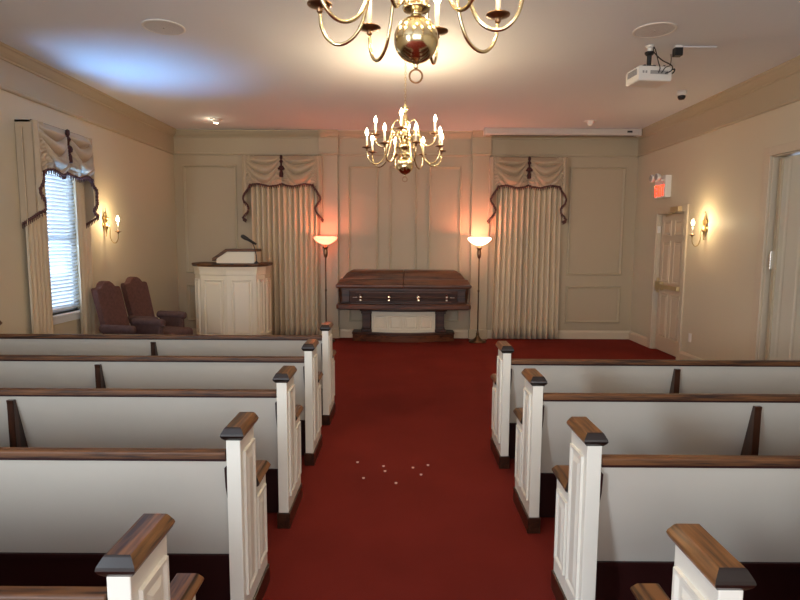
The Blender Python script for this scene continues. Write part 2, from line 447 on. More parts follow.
# ------------------------------------------------------------------ panelled door in the right wall
bm = B()
for a, b, z0, z1 in ((DY0-.085, DY0, 0, DZ+.085), (DY1, DY1+.085, 0, DZ+.085), (DY0, DY1, DZ, DZ+.085)): box(bm, XR-.022, XR+.0, a, b, z0, z1)
for a, b, z0, z1 in ((DY0, DY0+.015, 0, DZ), (DY1-.015, DY1, 0, DZ), (DY0, DY1, DZ-.015, DZ)): box(bm, XR, XR+.139, a, b, z0, z1)
struct('trim_20', bm, DTRIM, bevel=.004)
DOORP = mat('door_paint', (.64, .52, .38), .4, spec=.4)
dx = XR+.04
bm = box(B(), dx, dx+.045, DY0+.017, DY1-.045, .012, DZ-.02)
door = struct('door_1', bm, DOORP)
def raised(bm, x, y0, y1, z0, z1, sgn=-1, t=.012):
    """raised panel standing off plane x towards sgn"""
    f = .022
    o = [(y0, z0), (y1, z0), (y1, z1), (y0, z1)]
    def inset(d): return [(y0+d, z0+d), (y1-d, z0+d), (y1-d, z1-d), (y0+d, z1-d)]
    rings = []
    for d, h in ((0, 0), (.002, t), (.012, t), (f, t*.25), (f+.012, t*.25), (f+.03, t*.9)):
        rings.append([(x+sgn*h, a, b) for a, b in inset(d)])
    R = [[bm.verts.new(p) for p in r] for r in rings]
    for a, b in zip(R, R[1:]):
        for i in range(4): bm.faces.new([a[i], a[(i+1) % 4], b[(i+1) % 4], b[i]])
    bm.faces.new(R[-1]); bm.faces.new(R[0][::-1])
    bmesh.ops.recalc_face_normals(bm, faces=bm.faces[:])
    return bm
ym = (DY0+DY1)/2-.006
for y0, y1 in ((DY0+.12, ym-.05), (ym+.05, DY1-.13)):
    for z0, z1 in ((.22, .86), (1.02, 1.62), (1.70, 1.92)):
        link('door_panel', raised(B(), dx, y0, y1, z0, z1), DOORP, door)
bar = link('push_bar', box(B(), dx-.075, dx-.045, DY0+.06, DY1-.10, .935, .995), GOLDM, door, bevel=.006)
link('bar_housing', box(box(B(), dx-.06, dx, DY1-.20, DY1-.05, .90, 1.03), dx-.06, dx, DY0+.03, DY0+.09, .93, 1.0), GOLDM, door, bevel=.006)
link('latch_plate', box(B(), dx-.03, dx, DY1-.07, DY1-.032, .86, 1.08), GOLDM, door)
cl = link('door_closer', box(B(), XR-.075, XR-.023, DY0+.06, DY0+.30, DZ-.0, DZ+.07), GOLDM, door, bevel=.005)
link('closer_arm', tube(tube(B(), [(XR-.05, DY0+.20, DZ-.005), (XR-.03, DY0+.42, DZ-.03)], .010, 6), [(XR-.03, DY0+.42, DZ-.03), (dx-.01, DY0+.62, DZ-.045)], .010, 6), GOLDM, cl)
link('door_hinge', box(B(), XR-.012, XR+.03, DY1-.034, DY1-.016, 1.74, 1.84), WHITEP, door)

# ------------------------------------------------------------------ folding door
bm = B()
for a, b, z0, z1 in ((FY0-.09, FY0, 0, FZ+.09), (FY1, FY1+.11, 0, FZ+.09), (FY0, FY1, FZ, FZ+.09)): box(bm, XR-.025, XR, a, b, z0, z1)
for a, b, z0, z1 in ((FY0, FY0+.015, 0, FZ), (FY1-.015, FY1, 0, FZ), (FY0, FY1, FZ-.015, FZ)): box(bm, XR, XR+.2, a, b, z0, z1)
struct('trim_21', bm, DTRIM, bevel=.004)
FOLD = mat('pleated_vinyl', (.58, .56, .46), .6, bump=.2, bscale=150)
bm = B(); n = 150; rows = []
for j, z in enumerate((.02, FZ-.03)):
    rows.append([bm.verts.new((XR+.055+(.003 if i % 12 < 2 else 0), FY0+.02+(FY1-.12-FY0)*i/n, z)) for i in range(n+1)])
for i in range(n): bm.faces.new([rows[0][i], rows[0][i+1], rows[1][i+1], rows[1][i]])
fd = struct('door_2', bm, FOLD); md = fd.modifiers.new('solid', 'SOLIDIFY'); md.thickness = .012; md.offset = 1
link('lead_post', box(B(), XR+.035, XR+.085, FY1-.105, FY1-.055, .02, FZ-.03), TRIM, fd, bevel=.005)
hd = link('handle', box(box(B(), XR-.0, XR+.035, FY1-.085, FY1-.068, 1.33, 1.52), XR-.005, XR+.012, FY1-.09, FY1-.06, 1.36, 1.49), SILVER, fd, bevel=.003)
link('lock', box(B(), XR+.02, XR+.036, FY1-.064, FY1-.045, 1.36, 1.42), BLACKP, fd)

# ------------------------------------------------------------------ pews
def cap_mesh(x0, x1, y0, y1, z0, z1):
    """moulded oak cap with a wide chamfer on every side"""
    bm = B(); R = []
    h = z1-z0
    for d, z in ((.014, z0), (.004, z0+h*.22), (0, z0+h*.40), (.002, z0+h*.55), (.013, z1-.004), (.017, z1)):
        R.append([(x0+d, y0+d, z), (x1-d, y0+d, z), (x1-d, y1-d, z), (x0+d, y1-d, z)])
    return loft(bm, R)
def wall_panel(bm, x, y0, y1, z0, z1, s): return raised(bm, x, y0, y1, z0, z1, s, .010)
def make_pew(label, loc, side, group, L, mid):
    """local origin: aisle side rear corner on the floor; pew runs towards -side x ; side=+1: aisle lies to +x"""
    root = thing('pew', label, 'pew', loc, 0, group)
    s = side
    def bx(bm, a, b, y0, y1, z0, z1):   # a,b measured from aisle face inwards
        xs = sorted((-s*a, -s*b)); return box(bm, xs[0], xs[1], y0, y1, z0, z1)
    for k, (a, b) in enumerate(((0, .056), (L-.056, L))):
        bm = bx(B(), a, b, 0, .20, .09, .83); bx(bm, a, b, .20, .385, .09, .545)
        e = link('end_panel', bm, CREAM, root, bevel=.003)
        xs = sorted((-s*a, -s*b))
        sides = []
        outx = xs[1] if s > 0 else xs[0]
        if k == 1: outx = xs[0] if s > 0 else xs[1]
        so = s if k == 0 else -s
        link('raised_panel', wall_panel(B(), outx, .035, .185, .17, .775, so), CREAM, e)
        link('raised_panel', wall_panel(B(), outx, .215, .355, .17, .50, so), CREAM, e)
        link('plinth', box(B(), xs[0]-.008, xs[1]+.008, -.006, .393, 0, .09), PLINTHW, root, bevel=.004)
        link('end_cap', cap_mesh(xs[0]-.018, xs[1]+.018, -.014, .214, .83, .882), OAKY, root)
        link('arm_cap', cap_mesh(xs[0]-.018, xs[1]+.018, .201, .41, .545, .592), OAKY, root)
    xa, xb = sorted((-s*.058, -s*(L-.058)))
    # reclined back: top at y 0.0, foot at y .14
    bm = prism(B(), [(.008, .765), (.128, .287), (.146, .292), (.028, .77)], 0, xa, xb)
    link('back_panel', bm, PEWPANEL, root)
    bm = prism(B(), [(-.006, .756), (-.006, .780), (.0, .786), (.030, .786), (.038, .780), (.038, .756)], 0, xa, xb)
    link('top_rail', bm, OAKX, root, bevel=.003)
    link('rail_bead', prism(B(), [(-.003, .747), (-.003, .756), (.034, .756), (.034, .747)], 0, xa, xb), KICK, root)
    link('kick_board', box(B(), xa, xb, .150, .170, .015, .29), KICK, root)
    link('foot_rail', prism(B(), [(.114, .277), (.114, .293), (.160, .293), (.160, .277)], 0, xa, xb), KICK, root)
    bm = prism(B(), [(.14, .40), (.14, .435), (.50, .452), (.515, .44), (.51, .415)], 0, xa, xb)
    link('seat', bm, OAKX, root, bevel=.004)
    xm = -s*mid
    link('back_brace', prism(B(), [(.0, .70), (-.004, .725), (.02, .725), (.145, .34), (.145, .0), (.0, .0)], 0, xm-.019, xm+.019), OAKZ, root, bevel=.002)
    link('seat_support', box(B(), xm-.02, xm+.02, .172, .46, 0, .40), OAKZ, root)
    # dark strip put in as the shade between back and end panel
    for a in (.0565, L-.065):
        xs = sorted((-s*a, -s*(a+.007)))
        link('shade_strip', prism(B(), [(-.004, .72), (.02, .72), (.135, .34), (.118, .34), (.005, .64)], 0, xs[0], xs[1]), KICK, root)
    return root
LX, RX = -.617, .713
LL = ['front pew left of the aisle, nearest the armchairs', 'second pew from the front on the left of the aisle',
      'middle pew of the five on the left of the aisle', 'fourth pew from the front on the left, second nearest the camera',
      'nearest left pew, cut by the bottom edge of the photo']
RL = ['front pew on the right of the aisle, closest to the panelled door', 'second pew from the front on the right of the aisle',
      'third pew from the front on the right of the aisle', 'nearest right pew, cut by the bottom edge of the photo']
LL = ['cream and oak '+t for t in LL]; RL = ['cream and oak '+t for t in RL]
p0 = make_pew(LL[0], (LX, 4.726, 0), 1, 'pews on the left of the aisle', 3.02, 1.512)
for i in range(1, 5): dup(p0, (LX, 4.726-.88*i, 0), None, LL[i])
p1 = make_pew(RL[0], (RX, 3.81, 0), -1, 'pews on the right of the aisle', 2.44, 1.217)
for i in range(1, 4): dup(p1, (RX, 3.81-.88*i, 0), None, RL[i])

# ------------------------------------------------------------------ casket and bier
root = thing('casket_bier', 'dark wood casket bier with white panelled front and two side columns', 'bier', (.045, 8.90, 0))
def bowed(x0, x1, yb, yf, bow, n=14):
    pts = [(x0, yb), (x0, yf)]
    for i in range(1, n): 
        u = i/n; pts.append((x0+(x1-x0)*u, yf-bow*sin(pi*u)))
    return pts+[(x1, yf), (x1, yb)]
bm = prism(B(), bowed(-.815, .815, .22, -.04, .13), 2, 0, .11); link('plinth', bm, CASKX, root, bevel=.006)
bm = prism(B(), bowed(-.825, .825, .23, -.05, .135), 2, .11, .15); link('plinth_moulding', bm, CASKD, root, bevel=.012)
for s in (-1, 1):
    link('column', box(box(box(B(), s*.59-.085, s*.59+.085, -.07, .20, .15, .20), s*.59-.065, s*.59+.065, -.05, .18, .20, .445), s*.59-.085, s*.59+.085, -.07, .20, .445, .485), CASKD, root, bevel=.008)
bm = prism(B(), bowed(-.51, .51, .18, -.05, .07), 2, .15, .485); fp = link('front_panel', bm, PULPITM, root)
def front_y(x): return -.05-.07*sin(pi*(x+.51)/1.02)
for i in range(4):
    a = -.475+i*.241; b = a+.225; y0, y1 = front_y(a), front_y(b)
    bm = raised(B(), 0, 0, b-a, 0, .235, -1, .010); ang = atan2(y1-y0, b-a)
    for v in bm.verts:
        d, t, z = v.co; v.co = Vector((a+t*cos(ang), y0+t*sin(ang)+d-.004, z+.19))
    bmesh.ops.recalc_face_normals(bm, faces=bm.faces[:])
    link('inset_panel', bm, PULPITM, fp)
bm = prism(B(), bowed(-.70, .70, .23, -.06, .09), 2, .485, .535); link('bier_top', bm, CASKD, root, bevel=.01)
ck = thing('casket', 'closed dark walnut casket with long silver handle bar resting on the bier', 'casket', (.045, 8.865, .535)); ck.scale = (1.03, .94, 1.03)
def ring(hx, hy, z, ch): return [(-hx+ch, -hy, z), (hx-ch, -hy, z), (hx, -hy+ch, z), (hx, hy-ch, z), (hx-ch, hy, z), (-hx+ch, hy, z), (-hx, hy-ch, z), (-hx, -hy+ch, z)]
bm = loft(B(), [ring(.99, .27, 0, .03), ring(1.015, .295, .015, .03), ring(1.015, .295, .075, .03), ring(.995, .275, .09, .03)]); link('base_moulding', bm, CASKX, ck)
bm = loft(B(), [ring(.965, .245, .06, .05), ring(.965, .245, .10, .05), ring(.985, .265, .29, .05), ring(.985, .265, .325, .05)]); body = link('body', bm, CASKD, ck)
bm = box(B(), -.72, .72, -.275, -.25, .11, .125); box(bm, -.72, .72, -.280, -.25, .255, .27)
link('side_moulding', bm, CASKX, body, bevel=.003)
for s in (-1, 1):
    link('corner_post', box(box(B(), s*.87-.075, s*.87+.075, -.272, -.2, .09, .11), s*.87-.06, s*.87+.06, -.278, -.2, .11, .30), CASKD, ck, bevel=.008)
# rim + lids
for s, nm in ((-1, 0), (1, 1)):
    R = []
    for hx, hy, z in ((1.0, .285, .325), (1.02, .305, .345), (1.02, .305, .375), (1.0, .285, .39), (.965, .25, .455), (.925, .235, .46)):
        a, b = (-hx, -.003) if s < 0 else (.003, hx)
        R.append([(a, -hy, z), (b, -hy, z), (b, hy, z), (a, hy, z)])
    lid = link('lid', loft(B(), R), CASKX, ck, bevel=.004)
    R = []
    for hx, hy, z in ((.925, .235, .46), (.92, .228, .475), (.86, .19, .55), (.80, .13, .585), (.77, .05, .597)):
        a, b = (-hx, -.003) if s < 0 else (.003, hx)
        R.append([(a, -hy, z), (b, -hy, z), (b, hy, z), (a, hy, z)])
    link('lid_crown', loft(B(), R), CASKX, lid, bevel=.006)
hb = link('handle_bar', tube(B(), [(-.70, -.325, .19), (.70, -.325, .19)], .011, 10), CASKD, ck)
for s in (-1, 1):
    link('handle_tip', lathe(B(), [(.010, .69), (.016, .70), (.013, .715), (.008, .74), (.012, .752), (.004, .77)] if s > 0 else [(.004, -.77), (.012, -.752), (.008, -.74), (.013, -.715), (.016, -.70), (.010, -.69)], (0, -.325, .19), 10, 'x'), SILVER, hb)
for x in (-.685+.04, -.22, .22, .645):
    bm = lathe(B(), [(.006, .135), (.024, .145), (.018, .165), (.026, .19), (.018, .215), (.024, .235), (.006, .245)], (x, -.325, 0), 10)
    tube(bm, [(x, -.33, .225), (x, -.26, .235)], .008, 6)
    link('handle_lug', bm, SILVER, ck)

# ------------------------------------------------------------------ torchiere floor lamps
def torchiere(label, loc, glow, e, gm):
    r = thing('floor_lamp', label, 'lamp', loc)
    link('base', lathe(B(), [(.135, 0), (.14, .012), (.13, .022), (.09, .035), (.05, .06), (.03, .09), (.022, .12), (.03, .13), (.018, .15), (.012, .18)], n=28), BRONZE, r, smooth=True)
    link('pole', lathe(B(), [(.010, .17), (.010, .8), (.016, .81), (.016, .83), (.010, .84), (.010, 1.34)], n=14), BRONZE, r, smooth=True)
    link('socket', lathe(B(), [(.012, 1.33), (.02, 1.345), (.028, 1.36), (.032, 1.40), (.032, 1.45), (.026, 1.47), (.04, 1.485), (.05, 1.50), (.02, 1.512), (.014, 1.54)], n=18), DBRASS, r, smooth=True)
    bm = B()
    o_ = [(.012, 1.538), (.05, 1.541), (.10, 1.562), (.145, 1.592), (.174, 1.618), (.184, 1.638), (.181, 1.654), (.165, 1.664), (.148, 1.668)]
    i_ = [(.148, 1.663), (.163, 1.659), (.175, 1.650), (.178, 1.639), (.168, 1.624), (.141, 1.598), (.098, 1.569), (.05, 1.549), (.012, 1.546)]
    lathe(bm, o_+i_, n=36)
    link('glass_bowl', bm, gm, r, smooth=True)
    link('bulb', sphere(B(), (0, 0, 1.60), .028, 12, 1.2), glow, r, smooth=True)
    for z, en, rad in ((1.62, e, .04),):
        l = bpy.data.lights.new('lamp_light', 'POINT'); l.energy = en; l.color = (1, .24, .13); l.shadow_soft_size = rad
        lo = bpy.data.objects.new('lamp_light', l); COL.objects.link(lo); lo.parent = r; lo.location = (0, 0, z)
    return r
def opal(name, col, emit, es):
    m = bpy.data.materials.new(name); m.use_nodes = True; nt = m.node_tree
    b = nt.nodes['Principled BSDF']; out = nt.nodes['Material Output']
    b.inputs['Base Color'].default_value = (*col, 1); b.inputs['Roughness'].default_value = .25
    b.inputs['Emission Color'].default_value = (*emit, 1); b.inputs['Emission Strength'].default_value = es
    t = nt.nodes.new('ShaderNodeBsdfTranslucent'); t.inputs[0].default_value = (*col, 1)
    mix = nt.nodes.new('ShaderNodeMixShader'); mix.inputs[0].default_value = .6
    nt.links.new(b.outputs[0], mix.inputs[1]); nt.links.new(t.outputs[0], mix.inputs[2]); nt.links.new(mix.outputs[0], out.inputs[0])
    return m
LBULB = mat('lit_pink_bulb', (1, .7, .6), .3, emit=(1, .5, .35), estr=8)
torchiere('bronze floor lamp left of the casket with a dimmer pink glass bowl', (-1.185, 8.80, 0), LBULB, 8, opal('pink_opal_glass', (.95, .70, .60), (1, .42, .30), .5))
torchiere('bronze floor lamp right of the casket with a glowing white glass bowl', (1.235, 8.83, 0), LBULB, 12, opal('white_opal_glass', (.98, .90, .82), (1, .78, .60), 2.2))

# ------------------------------------------------------------------ pulpit
pr = thing('pulpit', 'cream panelled pulpit with dark wood top and raised reading desk', 'pulpit', (-2.50, 8.02, 0))
plan = [(-.57, .62), (-.57, .30), (-.42, .10), (-.01, .0), (.39, .10), (.47, .30), (.47, .62)]
def offs(P, d):
    out = []; c = Vector((-.02, .35))
    for p in P:
        v = Vector(p)-c; out.append(tuple(c+v*(1+d/v.length)))
    return out
body = link('body', prism(B(), plan, 2, 0, 1.20), PULPITM, pr, bevel=.004)
link('base_moulding', prism(B(), offs(plan, .02), 2, 0, .13), PULPITM, pr, bevel=.006)
bm = B(); loft(bm, [[(x, y, z) for x, y in offs(plan, d)] for d, z in ((.0, 1.09), (.010, 1.10), (.012, 1.15), (.02, 1.18), (.025, 1.195), (.03, 1.215))])
link('top_moulding', bm, PULPITM, pr)
link('counter', loft(B(), [[(x, y, z) for x, y in offs(plan, d)] for d, z in ((.02, 1.205), (.04, 1.225), (.05, 1.245), (.045, 1.26), (.03, 1.265))]), OAKX, pr)
for a, b in zip(plan, plan[1:]):
    A = Vector(a); Bv = Vector(b); Ld = (Bv-A).length; t = (Bv-A)/Ld; nrm = Vector((t.y, -t.x))
    mg = .055 if Ld > .35 else .045
    bm = B(); raised(bm, 0, mg, Ld-mg, .20, 1.03, -1, .024)
    for v in bm.verts:
        d, u, z = v.co; q = A+t*u-nrm*d*1.0; v.co = Vector((q.x, q.y, z))
    bmesh.ops.recalc_face_normals(bm, faces=bm.faces[:])
    link('side_panel', bm, PULPITM, body)
# reading desk
prof = [(-.20, 1.265), (-.20, 1.33), (-.04, 1.435), (.36, 1.435), (.36, 1.265)]
link('reading_desk', prism(B(), prof, 1, .16, .50), PULPITM, pr)
bm = prism(B(), [(-.26, 1.295), (-.26, 1.335), (-.06, 1.472), (.375, 1.472), (.375, 1.433), (-.04, 1.433), (-.20, 1.325)], 1, .14, .52)
link('desk_trim', bm, OAKX, pr, bevel=.004)
mc = thing('microphone', 'black gooseneck microphone standing on the right edge of the pulpit', 'microphone', (-2.50+.395, 8.02+.12, 1.2655))
link('base', lathe(B(), [(.035, 0), (.035, .012), (.015, .022), (.008, .04)], n=16), BLACKP, mc, smooth=True)
link('gooseneck', tube(B(), crom([(0, 0, .03), (0, 0, .10), (-.015, -.01, .20), (-.04, -.02, .28), (-.07, -.03, .315)], 6), .007, 8), BLACKP, mc, smooth=True)
bm = tube(B(), [(.01, -.02, .275), (-.04, -.03, .305), (-.10, -.045, .345), (-.135, -.055, .365), (-.175, -.065, .39), (-.195, -.07, .40)], [.015, .019, .022, .030, .030, .016], 12)
link('microphone_head', bm, BLACKP, mc, smooth=True)

# ------------------------------------------------------------------ armchairs
def armchair(label, loc, rz):
    r = thing('armchair', label, 'chair', loc, rz)
    # local: faces +x, width along y
    bm = B()
    prism(bm, [(.0, .20), (.58, .20), (.58, .33), (.0, .33)], 1, -.24, .24); link('seat_rail', bm, UPH, r, bevel=.02, seg=3)
    bm = box(B(), .04, .62, -.22, .22, .33, .46); link('seat_cushion', bm, UPH, r, bevel=.045, seg=4)
    # crested back outline in (y,z), extruded along slanted x
    out = [(-.19, .30), (-.195, .70), (-.20, .98), (-.195, 1.035), (-.17, 1.05), (-.145, 1.045), (-.115, 1.055), (-.085, 1.09), (-.045, 1.115), (0, 1.12)]
    out = out+[(-y, z) for y, z in out[::-1][1:]]
    bm = B(); prism(bm, out, 0, 0, .085)
    for v in bm.verts: v.co.x += .02-.24*(v.co.z-.30)
    link('backrest', bm, UPHD, r, bevel=.028, seg=3)
    for s in (-1, 1):
        a = link('arm', box(B(), .06, .42, s*.265-.04, s*.265+.04, .20, .60), UPH, r, bevel=.03, seg=3)
        bm = lathe(B(), [(.03, .02), (.045, .03), (.052, .06), (.052, .40), (.045, .44), (.02, .45)], (0, s*.268, .60), 16, 'x'); link('arm_roll', bm, UPH, a, smooth=True)
    for x, y in ((.54, -.21), (.54, .21), (.04, -.21), (.04, .21)):
        link('leg', loft(B(), [[(x-c, y-c, z), (x+c, y-c, z), (x+c, y+c, z), (x-c, y+c, z)] for c, z in ((.018, 0), (.022, .1), (.028, .22))]), DWOOD, r)
    return r
a0 = armchair('mauve high-backed armchair nearer the left window, back against the curtain', (-3.335, 6.47, 0), radians(-12))
dup(a0, (-3.37, 7.22, 0), radians(-16), 'mauve high-backed armchair nearer the pulpit, under the left wall sconce')

# ------------------------------------------------------------------ chandeliers
def bulb_set(parent_arm, x, z, e):
    pan = link('drip_pan', lathe(B(), [(.006, z-.03), (.012, z-.022), (.008, z-.012), (.02, z-.006), (.046, z), (.047, z+.004), (.02, z+.002), (.014, z+.012), (.013, z+.02)], (x, 0, 0), 20), DBRASS, parent_arm, smooth=True)
def chandelier(label, loc, phase, e, canopy_z):
    r = thing('chandelier', label, 'chandelier', loc)
    # z=0 is the centre of the ball
    bp = [(.004, -.102), (.009, -.095), (.006, -.088), (.012, -.08), (.030, -.074)]
    for i in range(1, 14):
        a = -pi/2+.38+(pi-.76)*i/14; bp.append((.080*cos(a), .080*sin(a)))
    bp += [(.030, .074), (.018, .082), (.022, .092), (.046, .10), (.050, .108), (.030, .118), (.024, .135), (.034, .155), (.048, .175), (.050, .19), (.036, .205),
           (.022, .225), (.018, .25), (.030, .265), (.046, .275), (.046, .285), (.028, .295), (.018, .32), (.022, .36), (.036, .40), (.038, .43), (.024, .46),
           (.016, .49), (.024, .52), (.034, .535), (.030, .55), (.012, .56), (.006, .58)]
    link('body', lathe(B(), bp, n=28), BRASS, r, smooth=True)
    ringp = [(0.023*cos(2*pi*i/20), 0, -.125+.023*sin(2*pi*i/20)) for i in range(20)]
    link('finial_ring', tube(B(), ringp, .0035, 8, True), DBRASS, r, smooth=True)
    arms = []
    def arm(ang, R, zp, zs, zlow, first):
        if first is None:
            P = crom([(r_, 0, z_) for r_, z_ in ((.03, .20), (.06, .265), (.10, .305), (.14, .28), (.17, .19), (.195, .10), (.222, .045), (.262, .014), (.305, .010), (.343, .036), (.364, .08), (.37, .13))] if R > .33 else
                     [(r_, 0, z_) for r_, z_ in ((.025, .37), (.05, .41), (.08, .43), (.11, .40), (.135, .31), (.165, .22), (.21, .185), (.255, .20), (.283, .235), (.285, .27))], 5)
            a = link('arm', tube(B(), P, .0068, 8), BRASS, r, smooth=True)
            # scroll beside the stem
            sp = [(.10+.022*(1-t/14)*cos(1.0+t*.62)+.0, 0, zs+.035+.026*(1-t/18)*sin(1.0+t*.62)) for t in range(13)]
            link('scroll', tube(B(), [(.05, 0, zs+.018)]+sp, .004, 6), BRASS, a, smooth=True)
            link('drip_pan', lathe(B(), [(.006, zp-.03), (.012, zp-.022), (.008, zp-.012), (.02, zp-.006), (.046, zp), (.047, zp+.004), (.02, zp+.002), (.014, zp+.012), (.013, zp+.02)], (R, 0, 0), 20), DBRASS, a, smooth=True)
            link('candle', lathe(B(), [(.0105, zp+.004), (.0105, zp+.112), (.007, zp+.114)], (R, 0, 0), 12), CANDLE, a, smooth=True)
            link('bulb', lathe(B(), [(.007, zp+.112), (.013, zp+.12), (.017, zp+.135), (.014, zp+.15), (.007, zp+.167), (.001, zp+.18)], (R, 0, 0), 10), BULB, a, smooth=True)
        else:
            a = dup(first, None, None, None, r)
        a.rotation_euler = (0, 0, ang)
        l = CH_LIGHT[e]
        lo = bpy.data.objects.new('candle_light', l); COL.objects.link(lo); lo.parent = a; lo.location = (R, 0, zp+.142)
        return a
    f = None
    for k in range(8):
        a = arm(radians(phase+45*k), .37, .155, .14, .025, f)
        f = f or a_first(a)
    f = None
    for k in range(4):
        a = arm(radians(phase-22.5+90*k), .285, .295, .30, .185, f)
        f = f or a_first(a)
    # chain of links
    zt = canopy_z-loc[2]; z = .57; i = 0
    bm = B()
    while z < zt-.05:
        pts = []
        for q in range(12):
            a = 2*pi*q/12; u = .009*cos(a); v = .017*sin(a)
            pts.append((u if i % 2 else 0, 0 if i % 2 else u, z+v))
        tube(bm, pts, .0022, 5, True); z += .026; i += 1
    link('chain', bm, BRASS, r)
    link('ceiling_canopy', lathe(B(), [(.006, zt-.055), (.012, zt-.045), (.02, zt-.03), (.05, zt-.015), (.06, zt-.001)], n=20), BRASS, r, smooth=True)
    return r
CH_LIGHT = {}
for nm, en in (('near', 3.4), ('far', 4.1)):
    l = bpy.data.lights.new('candle_light', 'POINT'); l.energy = en; l.color = (1.0, .76, .48); l.shadow_soft_size = .022; CH_LIGHT[nm] = l
def a_first(a):
    # master arm without its lamp, so copies never share a light object
    return a
def dup(root, loc, rz=None, label=None, parent=None):
    c = root.copy(); COL.objects.link(c)
    if parent: c.parent = parent
    else:
        c.location = loc
        if rz is not None: c.rotation_euler = (0, 0, rz)
        if label: c['label'] = label
    for ch in list(root.children):
        if ch.type == 'LIGHT': continue
        dup(ch, None, None, None, c)
    return c
chandelier('brass chandelier nearest the camera, cut by the top edge of the photo', (.05, 2.08, 2.315), 30, 'near', ZC)
chandelier('brass candle chandelier hanging further back, in front of the casket', (.033, 5.45, 2.315), 15, 'far', ZC)

# ------------------------------------------------------------------ wall sconces
def sconce(label, loc, sgn):
    """sgn: direction into the room along x"""
    r = thing('wall_sconce', label, 'sconce', loc)
    s = sgn
    bm = lathe(B(), [(.004, -.14), (.010, -.13), (.006, -.12), (.010, -.09), (.014, -.05), (.026, -.03), (.030, -.01), (.018, .01), (.012, .03), (.016, .045), (.034, .075), (.036, .09), (.022, .105), (.012, .13), (.016, .145), (.008, .16), (.004, .19), (.007, .20), (.002, .215)], (s*.028, 0, 0), 16)
    lathe(bm, [(.04, 0), (.04, s*.006), (.02, s*.012)], (0, 0, 0), 16, 'x')
    link('back_plate', bm, ABRASS, r, smooth=True)
    P = crom([(s*.03, 0, -.02), (s*.06, 0, .0), (s*.075, 0, -.05), (s*.075, 0, -.14), (s*.10, 0, -.205), (s*.14, 0, -.215), (s*.17, 0, -.17), (s*.175, 0, -.11)], 5)
    a = link('arm', tube(B(), P, .0055, 8), ABRASS, r, smooth=True)
    x = s*.175; z = -.08
    link('drip_pan', lathe(B(), [(.005, z-.03), (.008, z-.015), (.02, z-.006), (.038, z), (.039, z+.004), (.016, z+.003), (.012, z+.016)], (x, 0, 0), 18), DBRASS, a, smooth=True)
    link('candle', lathe(B(), [(.010, z+.004), (.010, z+.12), (.006, z+.122)], (x, 0, 0), 12), CANDLE, a, smooth=True)
    link('bulb', lathe(B(), [(.006, z+.12), (.014, z+.13), (.020, z+.15), (.015, z+.17), (.007, z+.187), (.001, z+.2)], (x, 0, 0), 10), BULB, a, smooth=True)
    l = bpy.data.lights.new('sconce_light', 'POINT'); l.energy = 6.5; l.color = (1.0, .74, .42); l.shadow_soft_size = .03
    lo = bpy.data.objects.new('sconce_light', l); COL.objects.link(lo); lo.parent = a; lo.location = (x, 0, z+.155)
    return r
sconce('brass candle sconce on the left wall between the window and the armchairs', (XL, 6.94, 1.775), 1)
sconce('brass candle sconce on the right wall beside the panelled door', (XR, 7.02, 1.775), -1)

# ------------------------------------------------------------------ exit sign with emergency lamps
ex = thing('exit_sign', 'red EXIT sign with two emergency lamp heads above the right door', 'sign', (XR, 8.17, 2.24))
link('housing', box(B(), -.085, 0, -.165, .165, 0, .31), WHITEP, ex, bevel=.006)
bm = B()
def letters(bm, word, y0, z0, h, wd, gap, x, t=.006, st=.026):
    """letters read left to right along -y (seen from inside the room)"""
    def seg(a, b, c, d): box(bm, x-t, x, min(y0-a, y0-b), max(y0-a, y0-b), z0+c, z0+d)
    def diag(a, b, c, d):
        p = [(y0-a, z0+c), (y0-a-st, z0+c), (y0-b-st, z0+d), (y0-b, z0+d)]; prism(bm, p, 0, x-t, x)
    cx = 0
    for ch in word:
        W = wd if ch != 'I' else st
        if ch == 'E':
            seg(cx, cx+st, 0, h)
            for q in (0, (h-st)/2, h-st): seg(cx, cx+W, q, q+st)
        if ch == 'X': diag(cx, cx+W-st, 0, h); diag(cx+W-st, cx, 0, h)
        if ch == 'I': seg(cx, cx+st, 0, h)
        if ch == 'T': seg(cx, cx+W, h-st, h); seg(cx+W/2-st/2, cx+W/2+st/2, 0, h)
        cx += W+gap
letters(bm, 'EXIT', .145, .025, .155, .068, .016, -.0855)
link('letters', bm, REDL, ex)
for s in (-1, 1):
    y = s*.085
    bm = lathe(B(), [(.02, -.01), (.038, -.025), (.055, -.06), (.057, -.08), (.050, -.083)], (-.085-.02, y, .285), 16, 'x')
    tube(bm, [(-.084, y, .235), (-.115, y, .25)], .014, 8)
    h = link('lamp_head', bm, WHITEP, ex, smooth=True)
    link('lens', lathe(B(), [(.049, -.0835), (.02, -.092), (.004, -.094)], (-.085-.02, y, .285), 16, 'x'), GREYP, h)
tag(link('wall_outlet', box(box(B(), XR-.007, XR, 7.22, 7.29, .30, .415), XR-.010, XR-.006, 7.235, 7.275, .32, .395), WHITEP, bevel=.002), 'small cream outlet plate low on the right wall beneath the sconce', 'outlet')

